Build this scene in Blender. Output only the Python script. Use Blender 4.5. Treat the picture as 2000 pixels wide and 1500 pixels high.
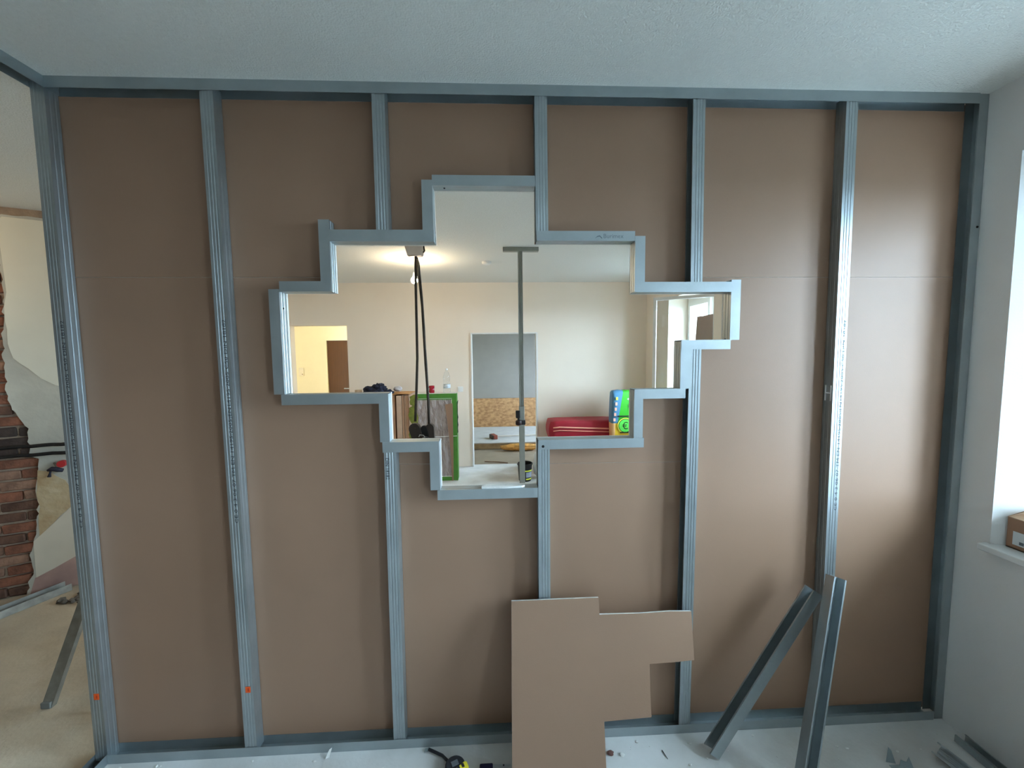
import bpy, bmesh, math, random
from mathutils import Vector, Matrix

# ------------------------------------------------------------------ camera, sky, exposure
for o in list(bpy.data.objects):
    bpy.data.objects.remove(o, do_unlink=True)
scene = bpy.context.scene
COL = scene.collection
rnd = random.Random(7)

cam_d = bpy.data.cameras.new('camera')
cam_d.sensor_fit = 'HORIZONTAL'
cam_d.sensor_width = 36.0
cam_d.lens = 785.67 / 2000 * 36.0
cam_d.clip_start = 0.02
cam = bpy.data.objects.new('camera', cam_d)
COL.objects.link(cam)
CR = Vector((0.99890762, -0.04542344, -0.01096752))
CU = Vector((0.01440052, 0.07595396, 0.99700733))
CF = Vector((0.04445448, 0.99607616, -0.07652511))
cam.matrix_world = Matrix(((CR.x, CU.x, -CF.x, 1.7454), (CR.y, CU.y, -CF.y, -1.6339), (CR.z, CU.z, -CF.z, 1.697), (0, 0, 0, 1)))
scene.camera = cam

SKY_COLOR = (0.60, 0.80, 1.0)
SKY_STRENGTH = 56.0
world = bpy.data.worlds.new('overcast_sky')
scene.world = world
world.use_nodes = True
wn = world.node_tree.nodes
wn['Background'].inputs['Color'].default_value = (*SKY_COLOR, 1)
wn['Background'].inputs['Strength'].default_value = SKY_STRENGTH

scene.view_settings.view_transform = 'Standard'
scene.view_settings.look = 'None'
scene.view_settings.gamma = 1.0
scene.view_settings.use_curve_mapping = False
scene.view_settings.exposure = 0.18
scene.cycles.use_denoising = True
scene.cycles.max_bounces = 9
scene.cycles.diffuse_bounces = 5
scene.cycles.transparent_max_bounces = 10
scene.cycles.use_adaptive_sampling = True
scene.cycles.adaptive_threshold = 0.025
scene.cycles.sample_clamp_indirect = 8.0

def portal(name, c, rot, w, h):
    ld = bpy.data.lights.new(name, 'AREA')
    ld.shape = 'RECTANGLE'; ld.size = w; ld.size_y = h
    ld.cycles.is_portal = True
    o = bpy.data.objects.new(name, ld); COL.objects.link(o)
    o.location = c; o.rotation_euler = rot
    return o
PI = math.pi
# daylight guides lying in the window openings (they give no light of their own)
WIN = [(-1.50, -0.12), (-3.75, -2.45)]  # the second is unseen, added behind the camera for more daylight
for i, (a, b) in enumerate(WIN):
    portal('window_portal', (4.22, (a + b) / 2, 1.67), (0, PI / 2, 0), 1.56, b - a - .34)
portal('window_portal', (4.32, 2.87, 1.62), (0, PI / 2, math.atan(-0.06)), 1.45, 1.2)
portal('window_portal', (4.20, 0.92, 1.62), (0, PI / 2, 0), 1.45, .75)
portal('window_portal', (4.92, 5.9, 1.6), (0, PI / 2, 0), 1.4, 1.3)

# ------------------------------------------------------------------ helpers
def lin(r, g, b):
    def f(c):
        c /= 255.0
        return c / 12.92 if c <= 0.04045 else ((c + 0.055) / 1.055) ** 2.4
    return (f(r), f(g), f(b))

MATS = {}
def mat(name, rgb, rough=0.7, metal=0.0, var=0.08, scale=6.0, bump=0.0, bscale=80.0, spec=0.4, stretch=None, rgb2=None, detail=4.0, thresh=None, bdist=0.01):
    """Principled material whose colour wanders between two tones by noise, with optional fine relief."""
    m = bpy.data.materials.new(name); m.use_nodes = True
    nt = m.node_tree; N = nt.nodes; L = nt.links
    b = N['Principled BSDF']
    b.inputs['Roughness'].default_value = rough
    b.inputs['Metallic'].default_value = metal
    b.inputs['Specular IOR Level'].default_value = spec
    tc = N.new('ShaderNodeTexCoord')
    src = tc.outputs['Object']
    if stretch:
        mp = N.new('ShaderNodeMapping'); mp.inputs['Scale'].default_value = stretch
        L.new(src, mp.inputs['Vector']); src = mp.outputs['Vector']
    n = N.new('ShaderNodeTexNoise'); n.inputs['Scale'].default_value = scale; n.inputs['Detail'].default_value = detail
    L.new(src, n.inputs['Vector'])
    r = N.new('ShaderNodeValToRGB')
    c1 = lin(*rgb); c2 = lin(*rgb2) if rgb2 else None
    lo = tuple(c * (1 - var) for c in c1) if c2 is None else c1
    hi = tuple(min(1, c * (1 + var)) for c in c1) if c2 is None else c2
    r.color_ramp.elements[0].color = (*lo, 1); r.color_ramp.elements[1].color = (*hi, 1)
    if thresh:
        r.color_ramp.elements[0].position = thresh[0]; r.color_ramp.elements[1].position = thresh[1]
    else:
        r.color_ramp.elements[0].position = 0.3; r.color_ramp.elements[1].position = 0.7
    L.new(n.outputs['Fac'], r.inputs['Fac']); L.new(r.outputs['Color'], b.inputs['Base Color'])
    if bump:
        n2 = N.new('ShaderNodeTexNoise'); n2.inputs['Scale'].default_value = bscale; n2.inputs['Detail'].default_value = 3
        L.new(src, n2.inputs['Vector'])
        bp = N.new('ShaderNodeBump'); bp.inputs['Strength'].default_value = bump; bp.inputs['Distance'].default_value = bdist
        L.new(n2.outputs['Fac'], bp.inputs['Height']); L.new(bp.outputs['Normal'], b.inputs['Normal'])
    MATS[name] = m
    return m

def emit(name, rgb, strength):
    m = bpy.data.materials.new(name); m.use_nodes = True
    nt = m.node_tree; nt.nodes.clear()
    e = nt.nodes.new('ShaderNodeEmission'); e.inputs['Color'].default_value = (*rgb, 1); e.inputs['Strength'].default_value = strength
    o = nt.nodes.new('ShaderNodeOutputMaterial'); nt.links.new(e.outputs[0], o.inputs['Surface'])
    return m

def pane_mat(name, tint, gloss):
    m = bpy.data.materials.new(name); m.use_nodes = True
    nt = m.node_tree; nt.nodes.clear()
    t = nt.nodes.new('ShaderNodeBsdfTransparent'); t.inputs['Color'].default_value = (*tint, 1)
    g = nt.nodes.new('ShaderNodeBsdfGlossy'); g.inputs['Roughness'].default_value = 0.03
    lw = nt.nodes.new('ShaderNodeLayerWeight'); lw.inputs['Blend'].default_value = 0.5
    pw = nt.nodes.new('ShaderNodeMath'); pw.operation = 'POWER'; pw.inputs[1].default_value = 5.0
    nt.links.new(lw.outputs['Facing'], pw.inputs[0])
    fr = nt.nodes.new('ShaderNodeMath'); fr.operation = 'MULTIPLY_ADD'; fr.inputs[1].default_value = 1 - gloss; fr.inputs[2].default_value = gloss
    nt.links.new(pw.outputs[0], fr.inputs[0])
    mx = nt.nodes.new('ShaderNodeMixShader'); o = nt.nodes.new('ShaderNodeOutputMaterial')
    nt.links.new(fr.outputs[0], mx.inputs['Fac']); nt.links.new(t.outputs[0], mx.inputs[1]); nt.links.new(g.outputs[0], mx.inputs[2])
    nt.links.new(mx.outputs[0], o.inputs['Surface'])
    return m

ORG = {}
def tag(o, label=None, cat=None, group=None, kind=None):
    if label: o['label'] = label
    if cat: o['category'] = cat
    if group: o['group'] = group
    if kind: o['kind'] = kind
    return o

def thing(name, loc, label=None, cat=None, group=None, kind=None):
    o = bpy.data.objects.new(name, None); COL.objects.link(o)
    o.empty_display_size = 0.05
    o.location = loc; ORG[o.name] = Vector(loc)
    return tag(o, label, cat, group, kind)

def obj(name, me, mats, parent=None, smooth=False, local=False):
    """Link a mesh given in world coordinates as one object; its origin is its parent's, or its own base."""
    if not isinstance(mats, (list, tuple)): mats = [mats]
    for m in mats: me.materials.append(m)
    if smooth:
        for p in me.polygons: p.use_smooth = True
    o = bpy.data.objects.new(name, me); COL.objects.link(o)
    if parent is not None:
        org = ORG[parent.name]
        o.parent = parent
        ORG[o.name] = org
        if not local: me.transform(Matrix.Translation(-org))
    elif not local:
        xs = [v.co for v in me.vertices]
        org = Vector((sum(v.x for v in xs) / len(xs), sum(v.y for v in xs) / len(xs), min(v.z for v in xs)))
        me.transform(Matrix.Translation(-org)); o.location = org; ORG[o.name] = org
    else:
        ORG[o.name] = Vector((0, 0, 0))
    return o

def mesh(verts, faces, name='m', idx=None):
    me = bpy.data.meshes.new(name)
    me.from_pydata([tuple(v) for v in verts], [], faces)
    me.validate(); me.update()
    if idx:
        for p, i in zip(me.polygons, idx): p.material_index = i
    return me

def fix(me):
    bm = bmesh.new(); bm.from_mesh(me)
    bmesh.ops.recalc_face_normals(bm, faces=bm.faces[:])
    bm.to_mesh(me); bm.free()
    return me

def merge(parts):
    bm = bmesh.new()
    for p in parts: bm.from_mesh(p)
    me = bpy.data.meshes.new('m'); bm.to_mesh(me); bm.free()
    return me

def boxm(x0, x1, y0, y1, z0, z1, bev=0.0):
    bm = bmesh.new()
    bmesh.ops.create_cube(bm, size=1)
    for v in bm.verts:
        v.co = Vector((x0 + (v.co.x + .5) * (x1 - x0), y0 + (v.co.y + .5) * (y1 - y0), z0 + (v.co.z + .5) * (z1 - z0)))
    if bev:
        bmesh.ops.bevel(bm, geom=bm.edges[:], offset=bev, segments=2, affect='EDGES', profile=0.5)
    me = bpy.data.meshes.new('m'); bm.to_mesh(me); bm.free()
    return me

def prism(pts, o, ux, uy, un, t0, t1):
    """Polygon pts (a,b) in the plane o + a*ux + b*uy, thickened along un from t0 to t1. Slots: 0 at t0 face, 1 sides, 2 at t1 face."""
    o, ux, uy, un = Vector(o), Vector(ux), Vector(uy), Vector(un)
    n = len(pts)
    V = [o + ux * a + uy * b + un * t0 for a, b in pts] + [o + ux * a + uy * b + un * t1 for a, b in pts]
    F = [list(range(n)), list(range(2 * n - 1, n - 1, -1))]
    I = [0, 2]
    for i in range(n):
        j = (i + 1) % n
        F.append([i, i + n, j + n, j]); I.append(1)
    me = mesh(V, F, idx=I)
    bm = bmesh.new(); bm.from_mesh(me)
    bmesh.ops.recalc_face_normals(bm, faces=bm.faces[:])
    bmesh.ops.triangulate(bm, faces=[f for f in bm.faces if len(f.verts) > 4])
    bm.to_mesh(me); bm.free()
    return me

def sheet(prof, p0, p1, ex, ey, th=0.0012):
    """Folded sheet-metal section: the open polyline prof (a,b) swept from p0 to p1, th thick."""
    p0, p1, ex, ey = Vector(p0), Vector(p1), Vector(ex), Vector(ey)
    n = len(prof); nor = []
    for i in range(n):
        a = Vector(prof[max(i - 1, 0)]); c = Vector(prof[min(i + 1, n - 1)]); b = Vector(prof[i])
        d1 = (b - a).normalized() if i > 0 else (c - b).normalized()
        d2 = (c - b).normalized() if i < n - 1 else d1
        n1 = Vector((-d1.y, d1.x)); n2 = Vector((-d2.y, d2.x))
        k = n1 + n2
        k = k / max(0.35, k.dot(n1)) if k.length > 1e-6 else n1
        nor.append(k)
    loop = [Vector(p) for p in prof] + [Vector(prof[i]) + nor[i] * th for i in range(n - 1, -1, -1)]
    m = len(loop)
    V = [p0 + ex * a.x + ey * a.y for a in loop] + [p1 + ex * a.x + ey * a.y for a in loop]
    F = []
    for i in range(m):
        j = (i + 1) % m
        F.append([i, j, j + m, i + m])
    for i in range(n - 1):
        q = [i, i + 1, m - 2 - i, m - 1 - i]
        F.append(q); F.append([k + m for k in reversed(q)])
    return fix(mesh(V, F))

def tubem(pts, r, seg=10, rad=None):
    pts = [Vector(p) for p in pts]; V = []; F = []
    n = len(pts); prev = None
    for i, p in enumerate(pts):
        d = (pts[min(i + 1, n - 1)] - pts[max(i - 1, 0)]).normalized()
        a = prev if prev is not None else (Vector((0, 0, 1)) if abs(d.z) < .9 else Vector((1, 0, 0)))
        a = (a - d * a.dot(d)).normalized(); prev = a; b = d.cross(a)
        rr = rad[i] if rad else r
        for k in range(seg):
            t = 2 * PI * k / seg
            V.append(p + (a * math.cos(t) + b * math.sin(t)) * rr)
    for i in range(n - 1):
        for k in range(seg):
            F.append([i * seg + k, i * seg + (k + 1) % seg, (i + 1) * seg + (k + 1) % seg, (i + 1) * seg + k])
    F.append(list(range(seg - 1, -1, -1))); F.append([(n - 1) * seg + k for k in range(seg)])
    return fix(mesh(V, F))

def lathe(prof, c, seg=24, closed=False):
    c = Vector(c); V = []; F = []
    n = len(prof)
    for r, z in prof:
        for k in range(seg):
            t = 2 * PI * k / seg
            V.append(c + Vector((r * math.cos(t), r * math.sin(t), z)))
    for i in range(n if closed else n - 1):
        i2 = (i + 1) % n
        for k in range(seg):
            F.append([i * seg + k, i * seg + (k + 1) % seg, i2 * seg + (k + 1) % seg, i2 * seg + k])
    if not closed:
        if prof[0][0] > 1e-6: F.append(list(range(seg - 1, -1, -1)))
        if prof[-1][0] > 1e-6: F.append([(n - 1) * seg + k for k in range(seg)])
    me = mesh(V, F)
    bm = bmesh.new(); bm.from_mesh(me)
    bmesh.ops.remove_doubles(bm, verts=bm.verts[:], dist=1e-6)
    bmesh.ops.recalc_face_normals(bm, faces=bm.faces[:])
    bm.to_mesh(me); bm.free()
    return me

def blob(c, s, seed=0, amp=0.15, freq=3.0, sub=3, flat=None):
    """Lumpy rounded body (cloth, bag, crumb)."""
    from mathutils import noise
    bm = bmesh.new(); bmesh.ops.create_icosphere(bm, subdivisions=sub, radius=1)
    for v in bm.verts:
        k = 1 + amp * noise.noise(v.co * freq + Vector((seed * 7.1, seed * 3.3, 0)))
        p = v.co * k
        v.co = Vector((c[0] + p.x * s[0], c[1] + p.y * s[1], c[2] + p.z * s[2]))
        if flat is not None and v.co.z < flat: v.co.z = flat
    me = bpy.data.meshes.new('m'); bm.to_mesh(me); bm.free()
    return me

def sackm(x0, x1, y0, y1, z0, z1, seed=0, puff=0.35, n=10):
    """Filled paper sack: a pillow-like box, pinched at its seams."""
    from mathutils import noise
    bm = bmesh.new(); bmesh.ops.create_cube(bm, size=2)
    bmesh.ops.subdivide_edges(bm, edges=bm.edges[:], cuts=n, use_grid_fill=True)
    cx, cy, cz = (x0 + x1) / 2, (y0 + y1) / 2, (z0 + z1) / 2
    hx, hy, hz = (x1 - x0) / 2, (y1 - y0) / 2, (z1 - z0) / 2
    for v in bm.verts:
        x, y, z = v.co
        ex = 1 - puff * abs(x) ** 5 * (0.9); ey = 1 - 0.12 * abs(x) ** 6
        q = Vector((x * (1 - 0.05 * z * z), y * ey * (1 - 0.06 * z * z), z * ex * (1 - 0.10 * y ** 4)))
        w = noise.noise(Vector((x * 2.1 + seed, y * 2.3, z * 1.7))) * 0.05
        w = -abs(w)
        v.co = Vector((cx + q.x * hx, cy + q.y * hy * (1 + w), cz + q.z * hz * (1 + w * 1.5)))
    me = bpy.data.meshes.new('m'); bm.to_mesh(me); bm.free()
    return me

def textm(s, size, o, ex, ey, lift=0.0006):
    """Flat printed lettering: baseline start o, reading along ex, letter tops towards ey."""
    cu = bpy.data.curves.new('t', 'FONT'); cu.body = s; cu.size = size; cu.resolution_u = 2
    ob = bpy.data.objects.new('t', cu); COL.objects.link(ob)
    bpy.context.view_layer.update()
    me = bpy.data.meshes.new_from_object(ob.evaluated_get(bpy.context.evaluated_depsgraph_get()))
    bpy.data.objects.remove(ob); bpy.data.curves.remove(cu)
    o, ex, ey = Vector(o), Vector(ex).normalized(), Vector(ey).normalized(); n = ex.cross(ey)
    for v in me.vertices:
        a, b = v.co.x, v.co.y
        v.co = o + ex * a + ey * b + n * lift
    return me

def wallgrid(o, d, t, length, z0, z1, opens):
    """Wall body along d from o, t thick (vector), with rectangular openings (s0,s1,za,zb)."""
    o, d, t = Vector(o), Vector(d), Vector(t)
    S = sorted({0.0, length} | {a for q in opens for a in q[:2]}); Z = sorted({z0, z1} | {a for q in opens for a in q[2:]})
    S = [s for s in S if 0 <= s <= length]; Z = [z for z in Z if z0 <= z <= z1]
    def solid(i, j):
        if i < 0 or j < 0 or i >= len(S) - 1 or j >= len(Z) - 1: return False
        cs, cz = (S[i] + S[i + 1]) / 2, (Z[j] + Z[j + 1]) / 2
        return not any(a < cs < b and c < cz < e for a, b, c, e in opens)
    V = []; F = []; key = {}
    def vid(i, j, k):
        if (i, j, k) not in key:
            key[(i, j, k)] = len(V); V.append(o + d * S[i] + Vector((0, 0, Z[j])) + t * k)
        return key[(i, j, k)]
    for i in range(len(S) - 1):
        for j in range(len(Z) - 1):
            if not solid(i, j): continue
            for k in (0, 1): F.append([vid(i, j, k), vid(i + 1, j, k), vid(i + 1, j + 1, k), vid(i, j + 1, k)])
            for (di, dj, a, b) in ((-1, 0, (i, j), (i, j + 1)), (1, 0, (i + 1, j), (i + 1, j + 1)), (0, -1, (i, j), (i + 1, j)), (0, 1, (i, j + 1), (i + 1, j + 1))):
                if not solid(i + di, j + dj): F.append([vid(*a, 0), vid(*b, 0), vid(*b, 1), vid(*a, 1)])
    return fix(mesh(V, F))

def struct(name, me, m, parent=None):
    o = obj(name, me, m, parent)
    if parent is None: o['kind'] = 'structure'
    return o

# ------------------------------------------------------------------ materials
steel = mat('galvanised_steel', (168, 176, 178), rough=0.41, metal=0.85, var=0.08, scale=9, bump=0.03, bscale=120, spec=0.5)
steel_worn = mat('dusty_steel', (160, 158, 150), rough=0.55, metal=0.6, var=0.2, scale=20)
paper_brown = mat('plasterboard_back_paper', (144, 113, 91), rough=0.5, var=0.05, scale=2.2, bump=0.04, bscale=220, spec=0.42)
gypsum = mat('gypsum_core', (226, 224, 218), rough=0.9, var=0.06, scale=40, bump=0.3, bscale=120)
paper_grey = mat('plasterboard_face_paper', (206, 203, 198), rough=0.8, var=0.03)
wall_white = mat('white_wall_paint', (228, 226, 222), rough=0.85, var=0.02, scale=3, bump=0.06, bscale=160)
ceil_white = mat('ceiling_woodchip', (228, 228, 222), rough=0.9, var=0.025, scale=60, bump=0.5, bscale=150)
screed = mat('screed_floor', (228, 227, 224), rough=0.85, var=0.1, scale=3.5, bump=0.15, bscale=60, rgb2=(200, 197, 191))
dark_print = mat('black_print', (58, 64, 68), rough=0.6)
faint_print = mat('grey_print', (112, 122, 126), rough=0.6)
orange = mat('orange_paper', (235, 92, 28), rough=0.6)
black_metal = mat('black_metal', (24, 23, 22), rough=0.5, metal=0.3)
frame_white = mat('white_lacquer', (236, 236, 232), rough=0.35, var=0.01)
glass = pane_mat('window_glass', (0.96, 0.98, 0.98), 0.03)

# ------------------------------------------------------------------ the setting
H = 2.73
struct('floor', boxm(0.082, 5.3, -4.3, 4.44, -0.12, 0.0), screed)
struct('floor_room', boxm(0.082, 5.3, 4.44, 8.0, -0.12, -0.001), mat('brown_screed', (146, 130, 112), rough=0.9, var=0.1, scale=4, bump=0.2, bscale=40))
tan_screed = mat('dusty_tan_screed', (196, 182, 160), rough=0.9, var=0.1, scale=2.5, bump=0.2, bscale=50, rgb2=(168, 154, 134))
struct('floor_hall', boxm(-3.6, 0.082, -4.3, 8.0, -0.12, 0.0), tan_screed)
struct('ceiling', boxm(-3.6, 5.3, -4.3, 8.0, H, H + 0.15), ceil_white)

earth = mat('outdoor_ground', (104, 108, 108), rough=0.95, var=0.2, scale=0.6)
struct('ground', boxm(-60, 60, -50, 55, -1.3, -1.2), earth)
# wall on the window side of the near room, its window and one added for light
T = 0.48
wr = struct('wall_right', wallgrid((3.78, -4.0, 0), (0, 1, 0), (T, 0, 0), 4.065, 0.0, H,
            [(a + 4.0, b + 4.0, 0.89, 2.45) for a, b in WIN]), wall_white)
def window_unit(name, x, y0, y1, z0, z1, d=Vector((0, 1, 0)), sashes=(True, True), label=None):
    """Timber window: fixed frame, centre post, closed sashes with panes, all standing in plane x."""
    w = thing(name, (x, (y0 + y1) / 2, z0), kind='structure')
    f = 0.055
    obj('window_frame', merge([boxm(x, x + .07, y0, y1, z0, z0 + f), boxm(x, x + .07, y0, y1, z1 - f, z1),
                               boxm(x, x + .07, y0, y0 + f, z0 + f, z1 - f), boxm(x, x + .07, y1 - f, y1, z0 + f, z1 - f),
                               boxm(x, x + .07, (y0 + y1) / 2 - f / 2, (y0 + y1) / 2 + f / 2, z0 + f, z1 - f)]), frame_white, w)
    ym = (y0 + y1) / 2
    for k, (a, b) in enumerate(((y0 + f, ym - f / 2), (ym + f / 2, y1 - f))):
        if not sashes[k]: continue
        s = 0.05
        sh = obj('sash', merge([boxm(x - .02, x + .04, a, b, z0 + f, z0 + f + s), boxm(x - .02, x + .04, a, b, z1 - f - s, z1 - f),
                                boxm(x - .02, x + .04, a, a + s, z0 + f + s, z1 - f - s), boxm(x - .02, x + .04, b - s, b, z0 + f + s, z1 - f - s)]), frame_white, w)
        obj('pane', boxm(x + .008, x + .014, a + s, b - s, z0 + f + s, z1 - f - s), glass, sh)
    return w
for i, (a, b) in enumerate(WIN):
    window_unit('window_%d' % (i + 1), 4.14, a + .17, b - .17, 0.89, 2.45)
    struct('trim_%d' % (10 + i), merge([prism([(3.781, b), (4.14, b - .17), (4.26, b - .17), (4.26, b)], (0, 0, 0), (1, 0, 0), (0, 1, 0), (0, 0, 1), .892, 2.45),
                                        prism([(3.781, a), (4.14, a + .17), (4.26, a + .17), (4.26, a)], (0, 0, 0), (1, 0, 0), (0, 1, 0), (0, 0, 1), .892, 2.45)]), wall_white)
# sill board of the nearer window, its nose standing proud of the wall
sill_mat = mat('sill_stone', (224, 226, 224), rough=0.4, var=0.03)
struct('trim_1', boxm(3.74, 4.14, -1.52, -0.105, 0.865, 0.892, 0.004), sill_mat)

bare = mat('bounce_cutting_brown', (112, 86, 68), rough=0.9, var=0.1, scale=3)  # unseen wall made dark brown to cut bounce onto the left bays
struct('wall_behind', wallgrid((-3.4, -4.0, 0), (1, 0, 0), (0, -0.2, 0), 7.6, 0, H, []), mat('rough_white_plaster', (206, 202, 196), rough=0.9))
struct('wall_far_left', wallgrid((-3.3, -4.0, 0), (0, 1, 0), (-0.2, 0, 0), 4.6, 0, H, []), bare)

# ---- the room behind the partition
cream = mat('cream_wall_paint', (240, 227, 210), rough=0.85, var=0.02, scale=2, bump=0.05, bscale=140)
bd = Vector((0.0597, 0.9982, 0)); bn = Vector((0.9982, -0.0597, 0))
bo = Vector((3.784, 0.066, 0))
def BY(y): return (y - 0.066) / 0.9982
struct('wall_back_right', wallgrid(bo, bd, bn * 0.36, BY(4.35), 0, H, [(BY(2.27), BY(3.47), 0.90, 2.36), (BY(0.55), BY(1.30), 0.90, 2.36)]), cream)
struct('wall_far', wallgrid((-1.6, 4.35, 0), (1, 0, 0), (0, 0.13, 0), 6.1, 0, H,
       [(-1.184 + 1.6, -0.379 + 1.6, 0, 2.125), (1.417 + 1.6, 2.386 + 1.6, 0, 1.992)]), cream)
struct('wall_back_left', wallgrid((-1.066, 1.62, 0), (-0.1, 0.995, 0), (-0.15, 0, 0), 2.75, 0, H, []), cream)
# threshold strip and door lining of the middle doorway
struct('trim_2', merge([boxm(1.405, 1.425, 4.335, 4.485, 0, 2.0), boxm(2.378, 2.398, 4.335, 4.485, 0, 2.0), boxm(1.425, 2.378, 4.335, 4.485, 1.984, 2.0)]), wall_white)

# ---- the hall behind the left doorway
warm_wall = mat('hall_wall_paint', (236, 224, 190), rough=0.85, var=0.02)
struct('wall_hall_left', boxm(-2.35, -2.2, 4.48, 6.6, 0, H), warm_wall)
struct('wall_hall_end', wallgrid((-2.35, 6.4, 0), (1, 0, 0), (0, 0.15, 0), 2.75, 0, H, [(0.84, 1.66, 0, 1.985)]), warm_wall)
struct('wall_hall_right', boxm(0.25, 0.4, 4.48, 7.8, 0, H), warm_wall)
# ---- the room behind the middle doorway
grey_wall = mat('grey_primer', (158, 152, 146), rough=0.9, var=0.03)
struct('wall_room_end', boxm(0.4, 5.0, 7.62, 7.75, 0, H), grey_wall)
struct('wall_room_right', wallgrid((4.6, 4.48, 0), (0, 1, 0), (0.35, 0, 0), 3.2, 0, H, [(0.8, 2.1, 0.9, 2.3)]), grey_wall)
window_unit('window_5', 4.03, 0.55, 1.30, .90, 2.36)  # unseen window added to brighten the room behind the partition
window_unit('window_4', 4.8, 5.28, 6.58, 0.9, 2.3)  # unseen, put in to give the room past the middle doorway daylight
struct('wall_hall_beyond', boxm(-2.4, 0.25, 7.6, 7.75, 0, H), warm_wall)

# ------------------------------------------------------------------ the old wall seen past the partition's end
brick_mats = [mat('red_brick', (128, 82, 62), rough=0.9, var=0.35, scale=18, bump=0.6, bscale=50),
              mat('brown_brick', (98, 70, 56), rough=0.9, var=0.35, scale=18, bump=0.6, bscale=50),
              mat('pale_brick', (142, 108, 88), rough=0.9, var=0.35, scale=18, bump=0.6, bscale=50),
              mat('dark_brick', (66, 54, 48), rough=0.9, var=0.3, scale=18, bump=0.6, bscale=50)]
mortar = mat('old_mortar', (158, 136, 116), rough=0.95, var=0.2, scale=12, bump=0.8, bscale=40)
plaster_old = mat('old_plaster', (196, 190, 174), rough=0.9, var=0.08, scale=5, bump=0.2, bscale=30, rgb2=(176, 170, 156))
plaster_cream = mat('cream_plaster', (222, 214, 194), rough=0.9, var=0.03, scale=4)
plaster_ochre = mat('ochre_plaster', (176, 146, 106), rough=0.95, var=0.2, scale=9, bump=0.5, bscale=25, rgb2=(200, 180, 146))
plaster_lower = mat('repaired_plaster', (214, 202, 182), rough=0.9, var=0.04, scale=5)
plaster_pink = mat('reddish_plaster', (186, 152, 138), rough=0.95, var=0.1, scale=7, rgb2=(160, 128, 122))
RZ = math.atan2(0.423, 0.906)
wl = bpy.data.objects.new('wall_left', boxm(-1.75, 0.70, 0.012, 0.16, 0, H)); wl.data.materials.append(mortar)
COL.objects.link(wl); wl.location = (-1.70, 1.28, 0); wl.rotation_euler = (0, 0, RZ); wl['kind'] = 'structure'
ORG[wl.name] = Vector((0, 0, 0))
def brick_mesh(seed):
    r = random.Random(seed)
    bm = bmesh.new(); bmesh.ops.create_cube(bm, size=1)
    for v in bm.verts:
        v.co = Vector((v.co.x * 0.236, v.co.y * 0.05, v.co.z * 0.062))
        v.co += Vector((r.uniform(-.004, .004), r.uniform(-.004, .004), r.uniform(-.004, .004)))
    bmesh.ops.bevel(bm, geom=bm.edges[:], offset=0.006, segments=1, affect='EDGES')
    me = bpy.data.meshes.new('brick'); bm.to_mesh(me); bm.free()
    me.materials.append(brick_mats[seed % 4])
    return me
bmeshes = [brick_mesh(s) for s in range(8)]
row = 0; z = 0.036
while z < 2.70:
    off = 0.0 if row % 2 else 0.125
    for k in range(-2, 2):
        s = k * 0.25 + off - 0.03
        if s > 0.24 or s < -0.36: continue
        dark_course = 1.02 < z < 1.19  # darker bricks in the courses by the pipes
        c = [i for i in range(8) if i % 4 == 3] if dark_course else [i for i in range(8) if i % 4 != 3]
        b = bpy.data.objects.new('brick', rnd.choice(c) and bmeshes[rnd.choice(c)] or bmeshes[c[0]]); COL.objects.link(b)
        b.parent = wl; b.location = (s + rnd.uniform(-.006, .006), 0.018 + rnd.uniform(-.005, .006), z + rnd.uniform(-.002, .002))
        b.rotation_euler = (0, rnd.uniform(-.012, .012), rnd.uniform(-.03, .03))
    z += 0.0765; row += 1
def jag(pts, amp, step, seed):
    r = random.Random(seed); out = []
    for (a, b), (c, d) in zip(pts[:-1], pts[1:]):
        n = max(1, int(math.hypot(c - a, d - b) / step))
        for k in range(n):
            t = k / n; j = amp if k else amp * .5
            out.append((a + (c - a) * t + r.uniform(-j, j), b + (d - b) * t + r.uniform(-j, j)))
    out.append(pts[-1])
    return out
def wpatch(name, pts, t0, t1, m):
    return obj(name, prism(pts, (0, 0, 0), (1, 0, 0), (0, 0, 1), (0, 1, 0), t0, t1), [m, m, m], wl, local=True)
edge = [(.068, 0.0), (.11, .179), (.10, .29), (.132, .405), (.165, .588), (.166, .778), (.185, .93), (.195, .985), (.155, 1.0), (.158, 1.207), (.113, 1.285),
        (.078, 1.414), (.072, 1.699), (.09, 1.9), (.112, 2.15), (.10, 2.4), (.08, 2.65)]
wpatch('plaster_coat', jag(edge, .010, .03, 3) + [(.14, 2.672), (.20, 2.668), (.26, 2.676), (.35, 2.670), (.70, 2.672), (.70, 0)], -0.022, 0.014, plaster_old)
wpatch('plaster_coat', [(-1.74, 0)] + jag([(-.36, 0), (-.33, .6), (-.38, 1.3), (-.34, 2.0), (-.36, 2.72)], .012, .05, 5) + [(-1.74, 2.72)], -0.022, 0.014, plaster_old)
wpatch('cream_coat', jag([(.108, 2.051), (.106, 1.80), (.125, 1.70), (.193, 1.625), (.25, 1.555), (.318, 1.503), (.45, 1.45), (.69, 1.42)], .003, .05, 8) + [(.69, 2.655), (.35, 2.652), (.14, 2.655), (.112, 2.62), (.12, 2.4), (.125, 2.15)], -0.026, -0.021, plaster_cream)
wpatch('ochre_patch', jag([(.185, .90), (.25, .875), (.317, .81), (.36, .70), (.345, .62), (.24, .50), (.160, .41), (.172, .588), (.175, .778), (.185, .90)][:-1], .008, .04, 9), -0.0245, -0.020, plaster_ochre)
wpatch('repair_panel', jag([(.128, .386), (.235, .495), (.345, .61), (.60, .88), (.60, .20), (.333, .225), (.124, .118)], .003, .08, 12), -0.0255, -0.0205, plaster_lower)
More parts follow.
